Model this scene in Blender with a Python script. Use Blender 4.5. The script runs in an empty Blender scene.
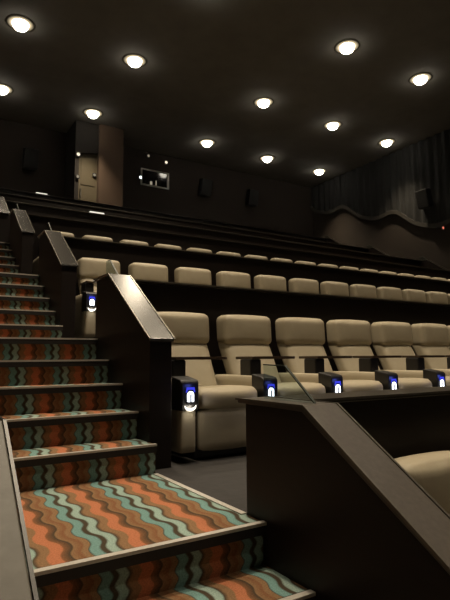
import bpy, bmesh, math, random
from mathutils import Matrix, Vector
random.seed(7)
sc = bpy.context.scene
C = sc.collection
PI = math.pi
P, RR, L, T, R = 2.40, 0.8955, 1.16, 0.31, 0.1791      # row pitch, row rise, landing depth, tread, step rise
XL = -1.14                                              # left side of the stairs (right side is x = 0)
XS = 14.0                                               # inner end of the seat block
XW = 15.5                                               # right-hand wall
HC = 9.2                                                # ceiling height
YB = 16.8                                               # back wall

# ------------------------------------------------------------------ materials
def mat(name):
    m = bpy.data.materials.new(name); m.use_nodes = True
    nt = m.node_tree; nt.nodes.clear()
    out = nt.nodes.new('ShaderNodeOutputMaterial')
    return m, nt, out
def N(nt, t, **kw):
    n = nt.nodes.new(t)
    for k, v in kw.items(): setattr(n, k, v)
    return n
def math_(nt, op, a, b=None, c=None):
    n = N(nt, 'ShaderNodeMath', operation=op)
    for i, v in enumerate((a, b, c)):
        if v is None: continue
        if isinstance(v, (int, float)): n.inputs[i].default_value = v
        else: nt.links.new(v, n.inputs[i])
    return n.outputs[0]
def simple(name, col, rough=.6, var=.15, scale=30, bump=.0, metal=0, spec=.5, stretch=None, coat=0, col2=None):
    m, nt, out = mat(name)
    b = N(nt, 'ShaderNodeBsdfPrincipled')
    tc = N(nt, 'ShaderNodeTexCoord'); no = N(nt, 'ShaderNodeTexNoise')
    no.inputs['Scale'].default_value = scale; no.inputs['Detail'].default_value = 5
    if stretch:
        mp = N(nt, 'ShaderNodeMapping'); mp.inputs['Scale'].default_value = stretch
        nt.links.new(tc.outputs['Object'], mp.inputs[0]); nt.links.new(mp.outputs[0], no.inputs['Vector'])
    else: nt.links.new(tc.outputs['Object'], no.inputs['Vector'])
    mx = N(nt, 'ShaderNodeMix', data_type='RGBA')
    mx.inputs[6].default_value = (*[c*(1-var) for c in col], 1)
    mx.inputs[7].default_value = (*(col2 or [min(1, c*(1+var)) for c in col]), 1)
    nt.links.new(no.outputs['Fac'], mx.inputs[0]); nt.links.new(mx.outputs[2], b.inputs['Base Color'])
    b.inputs['Roughness'].default_value = rough; b.inputs['Metallic'].default_value = metal
    b.inputs['Specular IOR Level'].default_value = spec; b.inputs['Coat Weight'].default_value = coat
    if bump:
        bp = N(nt, 'ShaderNodeBump'); bp.inputs['Strength'].default_value = bump; bp.inputs['Distance'].default_value = .01
        nt.links.new(no.outputs['Fac'], bp.inputs['Height']); nt.links.new(bp.outputs[0], b.inputs['Normal'])
    nt.links.new(b.outputs[0], out.inputs[0])
    return m
def emis(name, col, s):
    m, nt, out = mat(name)
    e = N(nt, 'ShaderNodeEmission'); e.inputs[0].default_value = (*col, 1); e.inputs[1].default_value = s
    nt.links.new(e.outputs[0], out.inputs[0])
    m.cycles.emission_sampling = 'NONE'
    return m
def glass(name):
    m, nt, out = mat(name)
    t = N(nt, 'ShaderNodeBsdfTransparent'); t.inputs[0].default_value = (.86, .92, .91, 1)
    g = N(nt, 'ShaderNodeBsdfGlossy'); g.inputs['Roughness'].default_value = .08; g.inputs[0].default_value = (.8, .9, .9, 1)
    f = N(nt, 'ShaderNodeLayerWeight'); f.inputs[0].default_value = .5
    k = math_(nt, 'MULTIPLY_ADD', math_(nt, 'POWER', f.outputs['Facing'], 3.0), .4, .04)
    mx = N(nt, 'ShaderNodeMixShader'); nt.links.new(k, mx.inputs[0]); nt.links.new(t.outputs[0], mx.inputs[1]); nt.links.new(g.outputs[0], mx.inputs[2])
    nt.links.new(mx.outputs[0], out.inputs[0])
    return m
def carpet_wave():
    m, nt, out = mat('wave_carpet')
    b = N(nt, 'ShaderNodeBsdfPrincipled'); b.inputs['Roughness'].default_value = .95; b.inputs['Specular IOR Level'].default_value = .1
    tc = N(nt, 'ShaderNodeTexCoord'); sp = N(nt, 'ShaderNodeSeparateXYZ'); nt.links.new(tc.outputs['Object'], sp.inputs[0])
    sn_ = math_(nt, 'SINE', math_(nt, 'MULTIPLY', sp.outputs[1], 2*PI/.25))
    w = math_(nt, 'MULTIPLY', math_(nt, 'MULTIPLY_ADD', math_(nt, 'MULTIPLY', math_(nt, 'MULTIPLY', sn_, sn_), sn_), -.25, sn_), .021)
    w = math_(nt, 'ADD', w, math_(nt, 'MULTIPLY', math_(nt, 'SINE', math_(nt, 'MULTIPLY', sp.outputs[2], 2*PI/.065)), .008))
    u = math_(nt, 'ADD', math_(nt, 'ADD', sp.outputs[0], w), 31.5 + .115)
    fr = math_(nt, 'FRACT', math_(nt, 'DIVIDE', u, .315))
    cr = N(nt, 'ShaderNodeValToRGB'); cr.color_ramp.interpolation = 'LINEAR'
    blue = (.17, .30, .28); lblue = (.30, .40, .35); dk = (.065, .048, .030); br = (.25, .145, .075); org = (.46, .17, .085); br2 = (.21, .095, .045)
    stops = [(0, dk), (.03, blue), (.13, blue), (.16, dk), (.21, dk), (.24, lblue), (.33, lblue), (.36, dk), (.41, br), (.50, br), (.52, org), (.66, org), (.68, br2), (.78, dk), (.80, br), (.90, br2), (.93, br), (.985, br)]
    el = cr.color_ramp.elements
    el[0].position = 0; el[0].color = (*stops[0][1], 1); el[1].position = stops[-1][0]; el[1].color = (*stops[-1][1], 1)
    for p_, c_ in stops[1:-1]:
        e = el.new(p_); e.color = (*c_, 1)
    nt.links.new(fr, cr.inputs[0])
    no = N(nt, 'ShaderNodeTexNoise'); no.inputs['Scale'].default_value = 160; no.inputs['Detail'].default_value = 3
    nt.links.new(tc.outputs['Object'], no.inputs['Vector'])
    nv = math_(nt, 'MULTIPLY_ADD', no.outputs['Fac'], 1.3, .35)
    mx = N(nt, 'ShaderNodeMix', data_type='RGBA', blend_type='MULTIPLY'); mx.inputs[0].default_value = 1
    nt.links.new(cr.outputs[0], mx.inputs[6]); cb = N(nt, 'ShaderNodeCombineXYZ')
    for i in range(3): nt.links.new(nv, cb.inputs[i])
    nt.links.new(cb.outputs[0], mx.inputs[7]); nt.links.new(mx.outputs[2], b.inputs['Base Color'])
    bp = N(nt, 'ShaderNodeBump'); bp.inputs['Strength'].default_value = .5; bp.inputs['Distance'].default_value = .004
    nt.links.new(no.outputs['Fac'], bp.inputs['Height']); nt.links.new(bp.outputs[0], b.inputs['Normal'])
    nt.links.new(b.outputs[0], out.inputs[0])
    return m

M = dict(
    leather=simple('beige_leather', (.41, .355, .255), .55, .08, 12, .15, spec=.35),
    panel=simple('dark_wood_panel', (.011, .0065, .0045), .5, .35, 5, .05, stretch=(1, 1, 8), spec=.3),
    cap=simple('dark_laminate_cap', (.022, .018, .014), .3, .3, 90, .02, spec=.5), gcap=simple('glossy_dark_cap', (.016, .013, .010), .24, .3, 60, .01, spec=.8, coat=1), ncap=simple('lit_near_laminate', (.085, .073, .062), .36, .35, 45, .05, spec=.6), lcap=simple('lit_matt_laminate', (.105, .094, .075), .5, .35, 25, .03, spec=.4), dedge=simple('dark_edging', (.02, .017, .014), .4, .3, 60, .05),  # near and left caps repeat one laminate with its lit tone put into colour
    steel=simple('brushed_edge_metal', (.16, .145, .12), .3, .15, 80, .05, metal=.6),
    strip=simple('pale_metal_strip', (.62, .58, .52), .4, .1, 60, metal=.3),
    rubber=simple('black_rubber', (.012, .010, .009), .6, .3, 40),
    plastic=simple('black_plastic', (.012, .011, .011), .4, .2, 40),
    tray=simple('dark_walnut_tray', (.055, .035, .022), .3, .3, 8, stretch=(1, 12, 1)),
    floor=simple('dark_floor_carpet', (.024, .021, .019), .8, .45, 14, .3),
    wall=simple('dark_brown_wall', (.026, .017, .011), .9, .25, 1.5, .1),
    rwall=simple('dark_brown_fabric_wall', (.026, .017, .010), .9, .25, 1.5, .1),
    ceil=simple('black_ceiling', (.16, .15, .13), .95, .2, 2, .1),
    curtain=simple('charcoal_curtain', (.011, .0105, .009), .9, .25, 4, .1),
    door=simple('olive_brown_door', (.088, .068, .034), .7, .1, 3),
    pillar=simple('brown_pillar', (.075, .044, .025), .8, .1, 3),
    paper=emis('self_glowing_card', (1, .93, .78), 1.0),
    frame=simple('grey_window_frame', (.55, .53, .48), .5, .1, 10),
    dglass=simple('dark_port_glass', (.01, .01, .012), .08, .1, 3),
    lens=emis('lamp_lens', (1, .93, .78), 14),
    baffle=simple('lamp_baffle', (.25, .22, .18), .5, .1, 10),
    white_led=emis('white_led', (.86, .9, 1), 4),
    blue_led=emis('blue_led', (.05, .06, .8), 1.0),
    red_led=emis('red_led', (1, .25, .15), .9),
    warm_led=emis('warm_led', (1, .88, .65), 1.1),
    dim_led=emis('dim_led', (1, .85, .6), .28),
    screen=simple('cinema_screen', (.5, .5, .5), .8, .03, 2),
    glass=glass('tinted_glass'), carpet=carpet_wave())
def halo_glow():  # lamp halo painted as emission that fades outward
    m, nt, out = mat('painted_halo')
    tc = N(nt, 'ShaderNodeTexCoord'); ln = N(nt, 'ShaderNodeVectorMath', operation='LENGTH'); 
    mp = N(nt, 'ShaderNodeMapping'); mp.inputs['Scale'].default_value = (1, 1, 0)
    nt.links.new(tc.outputs['Object'], mp.inputs[0]); nt.links.new(mp.outputs[0], ln.inputs[0])
    k = math_(nt, 'SUBTRACT', 1, math_(nt, 'DIVIDE', math_(nt, 'SUBTRACT', ln.outputs['Value'], .20), .14))
    k = math_(nt, 'MULTIPLY', math_(nt, 'POWER', math_(nt, 'MAXIMUM', k, 0.0), 2.0), 1.6)
    e = N(nt, 'ShaderNodeEmission'); e.inputs[0].default_value = (1, .8, .5, 1); nt.links.new(k, e.inputs[1])
    nt.links.new(e.outputs[0], out.inputs[0]); m.cycles.emission_sampling = 'NONE'
    return m
M['glow'] = halo_glow()

# ------------------------------------------------------------------ helpers
def link(name, bm, m, parent=None, loc=None, smooth=False):
    me = bpy.data.meshes.new(name)
    bmesh.ops.recalc_face_normals(bm, faces=bm.faces)
    if smooth:
        for f in bm.faces: f.smooth = True
    bm.to_mesh(me); bm.free(); me.materials.append(m)
    o = bpy.data.objects.new(name, me); C.objects.link(o)
    if parent: o.parent = parent
    if loc: o.location = loc
    return o
def box(bm, a, b, bev=0, seg=2):
    g = bmesh.ops.create_cube(bm, size=1)
    c = [(a[i]+b[i])/2 for i in range(3)]; s = [abs(b[i]-a[i]) for i in range(3)]
    for v in g['verts']:
        v.co = Vector((c[0]+v.co.x*s[0], c[1]+v.co.y*s[1], c[2]+v.co.z*s[2]))
    if bev:
        es = list({e for v in g['verts'] for e in v.link_edges})
        bmesh.ops.bevel(bm, geom=es, offset=bev, segments=seg, profile=.5, affect='EDGES')
    return bm
def BX(a, b, bev=0, seg=2): return box(bmesh.new(), a, b, bev, seg)
def prism(bm, poly, a, b, axis=0, bev=0):
    """poly of 2-D points extruded along an axis (0: poly is y,z; 1: poly is x,z; 2: poly is x,y)"""
    def P3(p, t):
        return {0: (t, p[0], p[1]), 1: (p[0], t, p[1]), 2: (p[0], p[1], t)}[axis]
    v0 = [bm.verts.new(P3(p, a)) for p in poly]; v1 = [bm.verts.new(P3(p, b)) for p in poly]
    n = len(poly)
    fs = [bm.faces.new(v0), bm.faces.new(v1[::-1])]
    for i in range(n): fs.append(bm.faces.new((v0[i], v1[i], v1[(i+1) % n], v0[(i+1) % n])))
    if bev:
        es = list({e for f in fs for e in f.edges})
        bmesh.ops.bevel(bm, geom=es, offset=bev, segments=2, profile=.5, affect='EDGES')
    return bm
def PR(poly, a, b, axis=0, bev=0): return prism(bmesh.new(), poly, a, b, axis, bev)
def pillow(c, s, r, n=10, puff=0.0, warp=None):
    """rounded, slightly inflated block; warp(v) bends it afterwards"""
    bm = bmesh.new(); bmesh.ops.create_cube(bm, size=2)
    bmesh.ops.subdivide_edges(bm, edges=bm.edges[:], cuts=n, use_grid_fill=True)
    h = Vector((s[0]/2, s[1]/2, s[2]/2))
    for v in bm.verts:
        p = Vector(tuple(math.copysign(abs(t)**.8, t) for t in v.co))      # crowd vertices towards the rims
        q = Vector((p.x*h.x, p.y*h.y, p.z*h.z))
        inner = Vector(tuple(max(-h[i]+r, min(h[i]-r, q[i])) for i in range(3)))
        d = q-inner
        if d.length > 1e-9: q = inner + d.normalized()*min(r, d.length) if d.length > r else q
        if sum(1 for i in range(3) if abs(q[i]-inner[i]) > 1e-9) >= 2:
            q = inner + d.normalized()*r
        bx = (1-p.x**2)*(1-p.y**2); by = (1-p.x**2)*(1-p.z**2); bz = (1-p.y**2)*(1-p.z**2)
        q.z += puff*bx*math.copysign(1, p.z)*(abs(p.z) > .98); q.y += puff*by*math.copysign(1, p.y)*(abs(p.y) > .98); q.x += puff*bz*.3*math.copysign(1, p.x)*(abs(p.x) > .98)
        q += Vector(c)
        if warp: q = Vector(warp(q))
        v.co = q
    return bm
def empty(name, loc=(0, 0, 0)):
    o = bpy.data.objects.new(name, None); C.objects.link(o); o.location = loc; o.empty_display_size = .1
    return o
def tag(o, label, cat, group=None):
    o['label'] = label; o['category'] = cat
    if group: o['group'] = group
    return o
def struct(o): o['kind'] = 'structure'; return o
def copy_tree(o, parent=None):
    c = o.copy(); C.objects.link(c); c.parent = parent
    for ch in o.children: copy_tree(ch, c)
    return c
ORD = ['first', 'second', 'third', 'fourth', 'fifth', 'sixth', 'seventh', 'eighth', 'ninth', 'tenth', 'eleventh', 'twelfth',
       'thirteenth', 'fourteenth', 'fifteenth', 'sixteenth', 'seventeenth', 'eighteenth', 'nineteenth', 'twentieth']

# ------------------------------------------------------------------ room shell
fl = bmesh.new()
for x0, x1 in ((-6, XL), (0, XW)):
    pts = [(-8, -2*RR)]
    for k in range(-1, 7): pts += [(P*k, RR*(k-1)), (P*k, RR*k)]
    pts += [(YB+.4, RR*6), (YB+.4, -2.2), (-8, -2.2)]
    prism(fl, pts, x0, x1, 0)
struct(link('floor', fl, M['floor']))
struct(link('ceiling', BX((-6, -8.2, HC), (XW+.3, YB+.5, HC+.2)), M['ceil']))
wb = BX((-6, YB, 5.3), (XW, YB+.2, HC)); struct(link('wall_back', wb, M['wall']))
struct(link('wall_left', BX((-6.2, -8.2, -2.2), (-6, YB+.2, HC)), M['wall']))
struct(link('wall_right', BX((XW, -8.2, -2.2), (XW+.2, YB+.2, HC)), M['rwall']))
struct(link('wall_front', BX((-6, -8.2, -2.2), (XW, -8, HC)), M['wall']))
sn = tag(link('cinema_screen', BX((-2, -7.98, .2), (12, -7.93, 6.2)), M['screen']), 'wide pale cinema screen on the front wall behind the camera', 'screen')

# entrance block at the back: brown pillar and recessed olive door
struct(link('wall_entrance', BX((4.13, 15.4, RR*6), (5.04, YB, HC)), M['pillar']))
struct(link('wall_recess', PR([(3.44, RR*6), (3.44, 8.02), (4.13, 8.12), (4.13, HC), (3.30, HC), (3.30, RR*6)], 15.5, YB, 1), simple('shaded_recess_wall', (.014, .010, .007), .9)))  # painted dark, opening edge slanted, to copy the shade above the lamp's scallop
d = link('door_1', BX((3.44, 15.62, RR*6), (4.13, 15.68, 8.1)), M['door']); struct(d)
link('door_handle', BX((3.52, 15.55, 6.4), (3.56, 15.61, 6.75), .01), M['steel'], d)
link('door_panel', BX((3.55, 15.605, 6.9), (4.02, 15.62, 7.9), .005), M['door'], d)

# projection window
w = empty('window_1', (5.75, YB, 8.09)); struct(w); 
bm = bmesh.new()
X0, X1, Z0, Z1 = 6.30, 7.55, 7.73, 8.43
for a, b in (((X0, -.06, Z0), (X1, 0, Z0+.05)), ((X0, -.06, Z1-.05), (X1, 0, Z1)), ((X0, -.06, Z0), (X0+.05, 0, Z1)), ((X1-.09, -.06, Z0), (X1, 0, Z1))):
    box(bm, (a[0]-5.75, a[1], a[2]-8.09), (b[0]-5.75, b[1], b[2]-8.09))
link('window_frame', bm, M['frame'], w)
link('window_pane', BX((X0-5.70, -.03, Z0-8.04), (X1-5.84, -.01, Z1-8.14)), M['dglass'], w)
bm = bmesh.new(); box(bm, (.95, -.035, -.33), (1.05, -.031, -.15)); box(bm, (1.2, -.035, -.33), (1.24, -.031, -.08))
link('pane_reflection', bm, M['dim_led'], w)  # reflections on the pane, painted as small emissive bars

def small_light(name, loc, s, m, label, cat='light'):
    o = empty(name, loc); tag(o, label, cat)
    link('housing', BX((-s*.5-.02, -.0, -s*.5-.02), (s*.5+.02, .05, s*.5+.02), .008), M['plastic'], o)
    bm = bmesh.new(); bmesh.ops.create_uvsphere(bm, u_segments=12, v_segments=8, radius=s*.5)
    for v in bm.verts: v.co.y *= .5
    link('lens', bm, m, o, smooth=True)
small_light('indicator_light', (6.28, YB-.048, 8.02), .10, M['white_led'], 'bright white pin light just left of the projection window')
small_light('indicator_light', (7.42, YB-.048, 8.88), .12, M['warm_led'], 'warm pin light above the right half of the projection window')
small_light('indicator_light', (6.62, YB-.048, 9.0), .10, M['dim_led'], 'faint pin light above the left end of the projection window')
small_light('indicator_light', (3.40, 15.452, 7.92), .12, M['warm_led'], 'warm pin light at the top left corner of the olive door')
small_light('indicator_light', (3.40, 15.452, 7.10), .09, M['dim_led'], 'faint pin light low on the left edge of the olive door')
small_light('indicator_light', (4.03, 15.572, 7.32), .10, M['dim_led'], 'faint pin light where the olive door meets the brown pillar')

def speaker(loc, face, label):
    o = empty('wall_speaker', loc); tag(o, label, 'speaker', 'surround speakers on the walls')
    link('cabinet', PR([(-.25, -.35), (-.25, .35), (.25, .35), (.25, -.35)], -.30, 0, 1, .02), M['plastic'], o)
    link('grille', BX((-.22, -.315, -.32), (.22, -.30, .32), .004), M['curtain'], o)
    link('bracket', BX((-.05, 0, -.1), (.05, .12, .1), .01), M['steel'], o)
    o.rotation_euler = (math.radians(12), 0, face)
speaker((2.0, YB-.15, 7.85), 0, 'dark surround speaker on the back wall left of the olive door')
speaker((9.15, YB-.15, 8.05), 0, 'dark surround speaker on the back wall right of the projection window')
speaker((11.6, YB-.15, 8.0), 0, 'dark surround speaker on the back wall nearest the curtained side wall')
speaker((XW-.22, 10.1, 6.75), -PI/2, 'dark surround speaker hung in front of the charcoal curtain')

# curtain with scalloped lower edge on the right wall
def wave_z(y):
    k = (y-14.55)/2.85
    ph = k*2*PI
    return 7.60 + .975*k + .20*(math.cos(ph)-1) + .04*math.cos(2*ph)
ys = []
y = -7.8
while y < YB-.02: ys.append(y); y += .045
bm = bmesh.new(); prev = None
for i, y in enumerate(ys):
    x = XW-.10+.045*math.sin(y*2*PI/.36)+.012*math.sin(y*9.1)
    zb = wave_z(y)
    a = bm.verts.new((x, y, zb)); m_ = bm.verts.new((x, y, (zb+HC)/2)); b = bm.verts.new((x, y, HC-.02))
    if prev: bm.faces.new((prev[0], a, m_, prev[1])); bm.faces.new((prev[1], m_, b, prev[2]))
    prev = (a, m_, b)
cu = link('curtain', bm, M['curtain'], smooth=True); tag(cu, 'charcoal pleated curtain with a scalloped hem covering the upper right wall', 'curtain')
bm = bmesh.new(); prev = None
for y in ys[::4]+[ys[-1]]:
    z = wave_z(y)
    q = [bm.verts.new((XW-.17+dx, y, z+dz)) for dx, dz in ((0, -.10), (0, .07), (.165, .07), (.165, -.10))]
    if prev:
        for j in range(4): bm.faces.new((prev[j], q[j], q[(j+1) % 4], prev[(j+1) % 4]))
    else: bm.faces.new(q)
    prev = q
bm.faces.new(prev[::-1])
struct(link('trim_1', bm, simple('curtain_trim', (.03, .025, .018), .8, .2, 5)))
small_light('aisle_light', (XW-.22, 9.47, 5.47), .10, M['red_led'], 'small red light on the right wall under the curtain hem')

# ------------------------------------------------------------------ ceiling downlights
def lathe(pts, n=32):
    bm = bmesh.new(); rings = []
    for r, z in pts: rings.append([bm.verts.new((r*math.cos(2*PI*i/n), r*math.sin(2*PI*i/n), z)) for i in range(n)])
    for a, b in zip(rings, rings[1:]):
        for i in range(n): bm.faces.new((a[i], a[(i+1) % n], b[(i+1) % n], b[i]))
    return bm
def downlight(loc):
    o = empty('ceiling_downlight', loc)
    link('trim_ring', lathe([(.34, -.015), (.345, -.010), (.36, -.001)]), M['ceil'], o)
    link('halo_ring', lathe([(.20, -.014), (.27, -.0145), (.34, -.015)]), M['glow'], o)  # flat ring added around the lens to carry the painted halo
    bm = lathe([(.0005, -.19), (.08, -.178), (.15, -.135), (.185, -.085), (.20, -.03), (.20, -.002)])
    link('lens', bm, M['lens'], o, smooth=True)
    return o
grid = [(.63, 11.0), (3.71, 11.02), (8.28, 11.05), (11.45, 11.1), (14.35, 11.1),
        (.72, 14.6), (3.66, 14.7), (8.25, 14.78), (11.25, 14.85), (14.2, 14.85),
        (8.44, 7.4), (11.55, 7.4), (4.05, 7.45), (.63, 7.4), (.63, 3.7), (3.71, 3.7), (8.4, 3.7), (11.5, 3.7), (.1, 1.25), (3.71, .05), (8.4, .05),
        (-3, .05), (-3, 7.4), (.63, -3.6), (8.4, -3.6), (3.71, -3.6)]
dlabel = {0: 'largest ceiling downlight, top left corner of the view', 1: 'bright ceiling downlight up from the brown pillar, in the middle lamp row',
          2: 'bright ceiling downlight at the centre of the middle lamp row', 3: 'ceiling downlight second from the right wall in the middle lamp row',
          4: 'ceiling downlight nearest the curtained wall in the middle lamp row',
          5: 'ceiling downlight cut by the left picture edge', 6: 'ceiling downlight directly above the olive door and brown pillar',
          7: 'ceiling downlight above and right of the projection window', 8: 'back row ceiling downlight midway between window and curtain',
          9: 'back row ceiling downlight nearest the curtained wall', 10: 'large bright ceiling downlight at the top, right of centre',
          11: 'bright ceiling downlight in the front lamp row near the right picture edge'}
proto = None
SPOT = {}
for i, (x, y) in enumerate(grid):
    if proto is None: o = proto = downlight((x, y, HC))
    else: o = copy_tree(proto); o.location = (x, y, HC)
    tag(o, dlabel.get(i, 'round ceiling downlight outside the view above the seats'), 'ceiling light', 'round ceiling downlights' if i < 12 else 'ceiling downlights above and behind the camera')
    ld = bpy.data.lights.new('downlight_beam', 'SPOT'); ld.energy = 330 if y > -1 else 15; ld.color = (1, .83, .60)
    if (x, y) == (3.71, .05): ld.energy = 380
    if (x, y) == (.1, 1.25): ld.energy = 1300
    if (x, y) == (4.05, 7.45): ld.energy = 600
    if x < 0: ld.energy = 60
    ld.spot_size = math.radians(88); ld.spot_blend = 1.0; ld.shadow_soft_size = .13
    if (x, y) == (4.05, 7.45): ld.spot_size = math.radians(130); ld.spot_blend = .6
    lo = bpy.data.objects.new('downlight_beam', ld); C.objects.link(lo); lo.parent = o; lo.location = (0, 0, -.22)

# ------------------------------------------------------------------ stairs
st = empty('carpeted_staircase', (0, 0, 0)); tag(st, 'aisle stairs in wavy teal, orange and brown carpet with pale nosings', 'stairs')
def step(y, z, depth, landing=False):
    bm = BX((XL+.002, .0, -R), (-.002, depth, 0))
    o = link('step', bm, M['carpet'], st, (0, y, z))
    nb = PR([(-.028, -.045), (-.028, -.004), (-.022, .003), (.010, .004), (.010, -.0), (0, -.0), (0, -.045)], XL+.003, -.003, 0)
    link('nosing', nb, M['rubber'], o)
    link('nosing_strip', BX((XL+.003, -.030, -.006), (-.003, .000, .007)), M['strip'], o)
    if landing:
        link('edge_strip', BX((-.028, .135, 0), (.002, 1.13, .006)), M['strip'], o)
    return o
protoS = protoL = None
for k in range(-2, 7):
    y0, z0 = P*k, RR*k
    if protoL is None: protoL = step(y0, z0, L, True)
    else:
        o = copy_tree(protoL, st); o.location = (0, y0, z0)
    if k == 6: break
    for j in range(4):
        yy, zz = y0+L+j*T, z0+(j+1)*R
        if protoS is None: protoS = step(yy, zz, T)
        else: o = copy_tree(protoS, st); o.location = (0, yy, zz)
# solid under the stairs
pts = [(P*-2, -2*RR-R-.005)]
bm = bmesh.new()
pts = []
for k in range(-2, 7):
    n = [(P*k, RR*k-R)] if k > -2 else [(P*k, RR*k-R)]
    pts += n
    if k < 6:
        for j in range(4):
            yy = P*k+L+j*T; zz = RR*k+j*R
            pts += [(yy+.001, pts[-1][1]), (yy+.001, zz-.001)]
        pts += [(P*(k+1), pts[-1][1])]
pts += [(P*6+L, pts[-1][1]), (YB, RR*6-R), (YB, -3), (P*-2, -3)]
prism(bm, pts, XL+.003, -.003, 0)
link('stair_base', bm, M['rubber'], st)
struct(link('floor_rear', BX((XL, P*6+L, RR*6-R), (0, YB, RR*6)), M['floor']))

# ------------------------------------------------------------------ half walls with capping
def aisle_wall(x0, x1, back=.13, emat='steel', cmat='gcap'):
    """local origin at the nosing line of its row (y = 0, z = 0)"""
    o = empty('aisle_half_wall')
    ya, yb, zc, zl, yk = -1.135, back, .53, -.022, -.30
    c = .022
    def zt(y): return zl+(zc-zl)*(y-ya)/(yk-ya)
    body = [(ya, -RR), (ya, zl-c), (yk, zc-c), (yb, zc-c), (yb, 0), (0, 0), (0, -RR)]
    link('panel', PR(body, x0, x1, 0, .003), M['panel'], o)
    a, b = x0-.012, x1+.014
    cap = [(ya-.02, zl-c-.013), (ya-.02, zl-.013), (yk-.005, zc), (yb+.06, zc), (yb+.06, zc-c), (yk+.012, zc-c)]
    cp = link('capping', PR(cap, a+.006, b-.006, 0, .004), M[cmat], o)
    # metal edging on both long edges
    bm = bmesh.new()
    for e0, e1 in ((a-.004, a+.005), (b-.005, b+.004)):
        edge = [(ya-.024, zl-.022), (ya-.024, zl-.010), (yk-.006, zc+.003), (yb+.064, zc+.003), (yb+.064, zc-.007), (yk+.001, zc-.007)]
        prism(bm, edge, e0, e1, 0)
    link('edging', bm, M[emat], cp)
    xm = (x0+x1)/2
    g = link('glass_screen', PR([(max(yb-.045, .02), zc), (max(yb-.045, .02), zc+.165), (-.075, zc+.155), (-.27, zc+.002)], xm-.005, xm+.005, 0), M['glass'], o)
    bm = bmesh.new()
    prism(bm, [(-.075, zc+.155), (-.27, zc+.002), (-.274, zc+.006), (-.078, zc+.160)], xm-.006, xm+.006, 0)
    prism(bm, [(yb-.045, zc+.160), (yb-.045, zc+.165), (-.075, zc+.160), (-.075, zc+.155)], xm-.006, xm+.006, 0)
    link('polished_edge', bm, simple('glass_edge', (.05, .06, .05), .3, .1, 10), g)
    return o
rowname = {-1: 'lowest', 0: 'nearest full', 1: 'second', 2: 'third', 3: 'fourth', 4: 'fifth', 5: 'sixth', 6: 'top'}
wn = {0: 'large dark half wall with a grey sloping cap in the right foreground',
      1: 'dark half wall beside the middle stairs with a brightly reflecting sloping cap',
      2: 'dark half wall with pale-edged sloping cap beside the second row seats',
      3: 'dark half wall with a small sloping cap beside the upper left stairs',
      4: 'fourth dark half wall up the stairs, partly hidden by the one in front',
      5: 'fifth dark half wall up the stairs, far and dim', 6: 'topmost dark half wall beside the stairs, near the back',
      -1: 'dark half wall below the foreground landing, outside the view'}
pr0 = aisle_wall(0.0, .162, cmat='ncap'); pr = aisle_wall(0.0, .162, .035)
for k in range(0, 7):
    o = pr0 if k == 0 else pr if k == 1 else copy_tree(pr)
    o.location = (0, P*k, RR*k); tag(o, wn[k], 'half wall', 'half walls on the right side of the carpeted stairs')
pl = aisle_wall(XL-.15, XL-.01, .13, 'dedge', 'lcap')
for k in range(0, 7):
    o = pl if k == 0 else copy_tree(pl)
    o.location = (0, P*k, RR*k+ (.02 if k == 0 else 0))
    tag(o, 'sloping grey capped half wall along the left edge of the foreground landing' if k == 0 else 'half wall on the left side of the stairs, %s row, outside the view' % rowname[k], 'half wall', 'half walls on the left side of the carpeted stairs')
pf = aisle_wall(XS, XS+.14)
for n, k in enumerate(range(1, 7)):
    o = pf if n == 0 else copy_tree(pf)
    o.location = (0, P*k, RR*k)
    tag(o, 'far sloping-capped half wall at the right end of the %s seat row, near the curtained wall' % rowname[k], 'half wall', 'half walls at the far right end of the seat rows')
# parapets in front of each row
def parapet():
    o = empty('row_parapet')
    body = [(-.04, -RR), (-.04, .508), (.13, .508), (.13, 0), (0, 0), (0, -RR)]
    link('panel', PR(body, .164, XS-.002, 0), M['panel'], o)
    cp = link('ledge', PR([(-.10, .508), (-.10, .53), (.19, .53), (.19, .508)], .185, XS-.025, 0, .004), M['cap'], o)
    link('edging', BX((.185, -.106, .520), (XS-.025, -.099, .532)), M['steel'], cp)
    return o
pp = parapet()
for k in range(0, 7):
    o = pp if k == 0 else copy_tree(pp)
    o.location = (0, P*k, RR*k)
    tag(o, {0: 'nearest dark parapet with a grey ledge, in front of the nearest full seat row', 6: 'rearmost dark parapet below the back wall'}.get(k, 'dark parapet and ledge right in front of the %s row of recliners' % rowname[k]), 'parapet', 'dark parapets between the seat rows')

# ------------------------------------------------------------------ recliners
def build_seat(lamp=True):
    o = empty('recliner_seat')
    lm = M['leather']
    link('base', BX((-.25, .10, 0), (.25, .80, .34), .01), M['plastic'], o)
    # footrest folded down at the front
    link('footrest', pillow((0, .055, .212), (.50, .075, .285), .03, 8, .012), lm, o, smooth=True)
    def cw(q):
        k = (q.y)/.6
        return (q.x, q.y, q.z + .05*(1-math.cos(min(1, max(0, q.y/.6))*PI))*-.5*.6)
    link('cushion', pillow((0, .29, .435), (.535, .60, .15), .06, 10, .018, cw), lm, o, smooth=True)
    def bw(q):                                          # recline
        z = q.z
        return (q.x*(1-.05*max(0, .9-z)), q.y + .52*(z-.87)*(1 if z < .87 else .2), z)
    link('backrest', pillow((0, .86, .65), (.515, .19, .52), .06, 10, .022, bw), lm, o, smooth=True)
    def hw(q): return (q.x, q.y+.06*(q.z-.87), q.z)
    link('headrest', pillow((0, .835, .988), (.540, .20, .275), .05, 10, .012, hw), lm, o, smooth=True)
    def arm(x):
        a = empty('armrest', (x, 0, 0)); 
        return a
    return o
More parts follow.
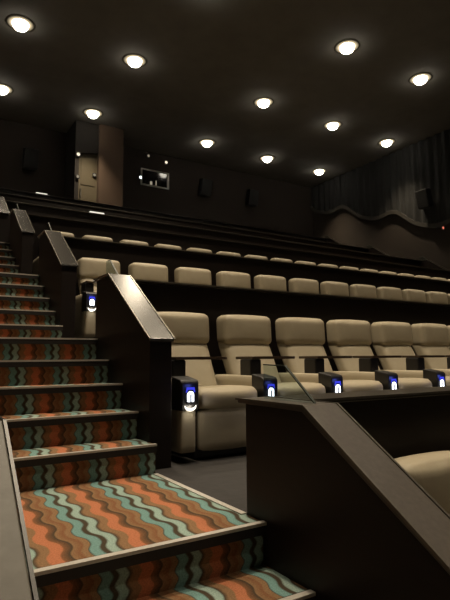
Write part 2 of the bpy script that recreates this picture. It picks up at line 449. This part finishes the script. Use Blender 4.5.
def add_arm(o, x, tray=True):
    lm = M['leather']
    a = link('armrest', pillow((0, .39, .325), (.125, .80, .51), .022, 8, .004), lm, o, (x, 0, 0), smooth=True)
    link('cup_holder', PR([(-.035, .365), (-.035, .555), (-.02, .575), (.13, .600), (.13, .365)], -.068, .068, 0, .008), M['plastic'], a)
    # luminous sign: arched white window split by a dark bar
    def arch(y, r, z0, z1, xo=0, n=12):
        return [(xo-r, z0)]+[(xo-r*math.cos(PI*i/n), z1+r*math.sin(PI*i/n)) for i in range(n+1)]+[(xo+r, z0)]
    bm = bmesh.new(); prism(bm, arch(0, .025, .425, .472), -.041, -.036, 1)
    s = link('sign_light', bm, M['white_led'], a)
    bm = bmesh.new(); box(bm, (-.006, -.044, .422), (.006, -.0405, .478)); prism(bm, [(.034*math.cos(PI*(1+i/12)), .428+.034*math.sin(PI*(1+i/12))) for i in range(13)]+[(.022*math.cos(PI*(2-i/12)), .428+.022*math.sin(PI*(2-i/12))) for i in range(13)], -.046, -.036, 1)
    link('sign_bars', bm, M['plastic'], a)
    bm = bmesh.new(); prism(bm, [(-.036, .49), (-.030, .525), (.030, .525), (.036, .49), (.030, .49), (.020, .508), (-.020, .508), (-.030, .49)], -.040, -.036, 1)
    link('blue_light', bm, M['blue_led'], a)
    bm = bmesh.new(); prism(bm, [(.046*math.cos(PI*(1+i/12)), .400+.040*math.sin(PI*(1+i/12))) for i in range(13)]+[(.040*math.cos(PI*(2-i/12)), .400+.018*math.sin(PI*(2-i/12))) for i in range(13)], -.038, -.008, 1)
    link('light_spill', bm, emis_soft, a)  # pool of light below the sign, shaped as a glowing crescent
    if tray:
        t = link('tray_table', tray_bm(), M['tray'], o, (x, 0, 0), smooth=False)
        link('tray_post', BX((-.01, .22, .57), (.10, .38, .715), .012), M['plastic'], t)
emis_soft = emis('white_glow', (1, .92, .78), 2.2)
def tray_bm():
    pts = [(.0, .20), (.34, .20)]
    for i in range(1, 12): a = -PI/2+PI*i/12; pts.append((.38+.13*math.cos(a), .33+.13*math.sin(a)))
    pts += [(.34, .46), (.0, .46)]
    return PR(pts, .715, .738, 2, .004)
seat = build_seat(); add_arm(seat, -.3535)
last = None
counts = {-1: 3, 0: 9, 1: 13, 2: 18, 3: 18, 4: 18}
first = True
for k in range(-1, 5):
    xc = {-1: .83, 0: .661, 1: .697, 2: .734, 3: .755, 4: .76}[k]
    n = counts[k]
    for i in range(n):
        if first: o = seat; first = False
        else: o = copy_tree(seat)
        o.location = (xc+.70*i, P*k+1.30, RR*k - (.0 if k >= 0 else 0))
        if k == -1: lb = 'beige leather recliner in the row below the foreground ledge, %s from the stairs' % ORD[i]
        elif k == 0: lb = 'beige leather recliner with tray in the nearest full row, %s from the stairs' % ORD[i]
        else: lb = 'beige leather recliner in the %s row up, %s from the carpeted stairs' % (rowname[k], ORD[i])
        tag(o, lb, 'seat', {-1: 'recliners in the row below the foreground ledge', 0: 'recliners in the nearest full row'}.get(k, 'recliners in the %s row up' % rowname[k]))
        if (k == 0 and i < 6) or (k == 1 and i == 0):
            for col, e, p in (((1, .9, .75), .35, (-.3535, -.06, .385)), ((.15, .2, 1), .10, (-.3535, -.07, .53))):
                ld = bpy.data.lights.new('cup_lamp', 'POINT'); ld.energy = e; ld.color = col; ld.shadow_soft_size = .02
                lo = bpy.data.objects.new('cup_lamp', ld); C.objects.link(lo); lo.parent = o; lo.location = p

# menu cards on far ledges, their brightness painted in as emission
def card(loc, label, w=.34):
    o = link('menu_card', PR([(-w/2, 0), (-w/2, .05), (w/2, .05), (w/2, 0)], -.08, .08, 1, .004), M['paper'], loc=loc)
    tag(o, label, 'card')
card((2.25, P*4+.03, RR*4+.532), 'bright white card lying on a far ledge below the brown pillar')
card((1.98, P*6+.03, RR*6+.532), 'bright white card lying on the rearmost ledge at the upper left')

# ------------------------------------------------------------------ world and camera
wd = bpy.data.worlds.new('world'); sc.world = wd; wd.use_nodes = True
wd.node_tree.nodes['Background'].inputs[0].default_value = (.02, .016, .012, 1)
cx, cy, cz, yaw, pitch, roll, f = -1.389, -1.9209, .724, .5576, .1139, -.0082, 509.62
fw = Vector((math.sin(yaw)*math.cos(pitch), math.cos(yaw)*math.cos(pitch), math.sin(pitch)))
r = Vector((math.cos(yaw), -math.sin(yaw), 0)); u = r.cross(fw)
c_, s_ = math.cos(roll), math.sin(roll)
r2 = c_*r+s_*u; u2 = -s_*r+c_*u
cam = bpy.data.cameras.new('camera'); co = bpy.data.objects.new('camera', cam); C.objects.link(co)
m4 = Matrix.Identity(4)
for i in range(3):
    m4[i][0] = r2[i]; m4[i][1] = u2[i]; m4[i][2] = -fw[i]
m4[0][3], m4[1][3], m4[2][3] = cx, cy, cz
co.matrix_world = m4
cam.sensor_fit = 'HORIZONTAL'; cam.sensor_width = 36; cam.lens = f/450*36; cam.clip_start = .02; cam.clip_end = 200
sc.camera = co
sc.view_settings.view_transform = 'Standard'; sc.view_settings.look = 'None'; sc.view_settings.exposure = 0
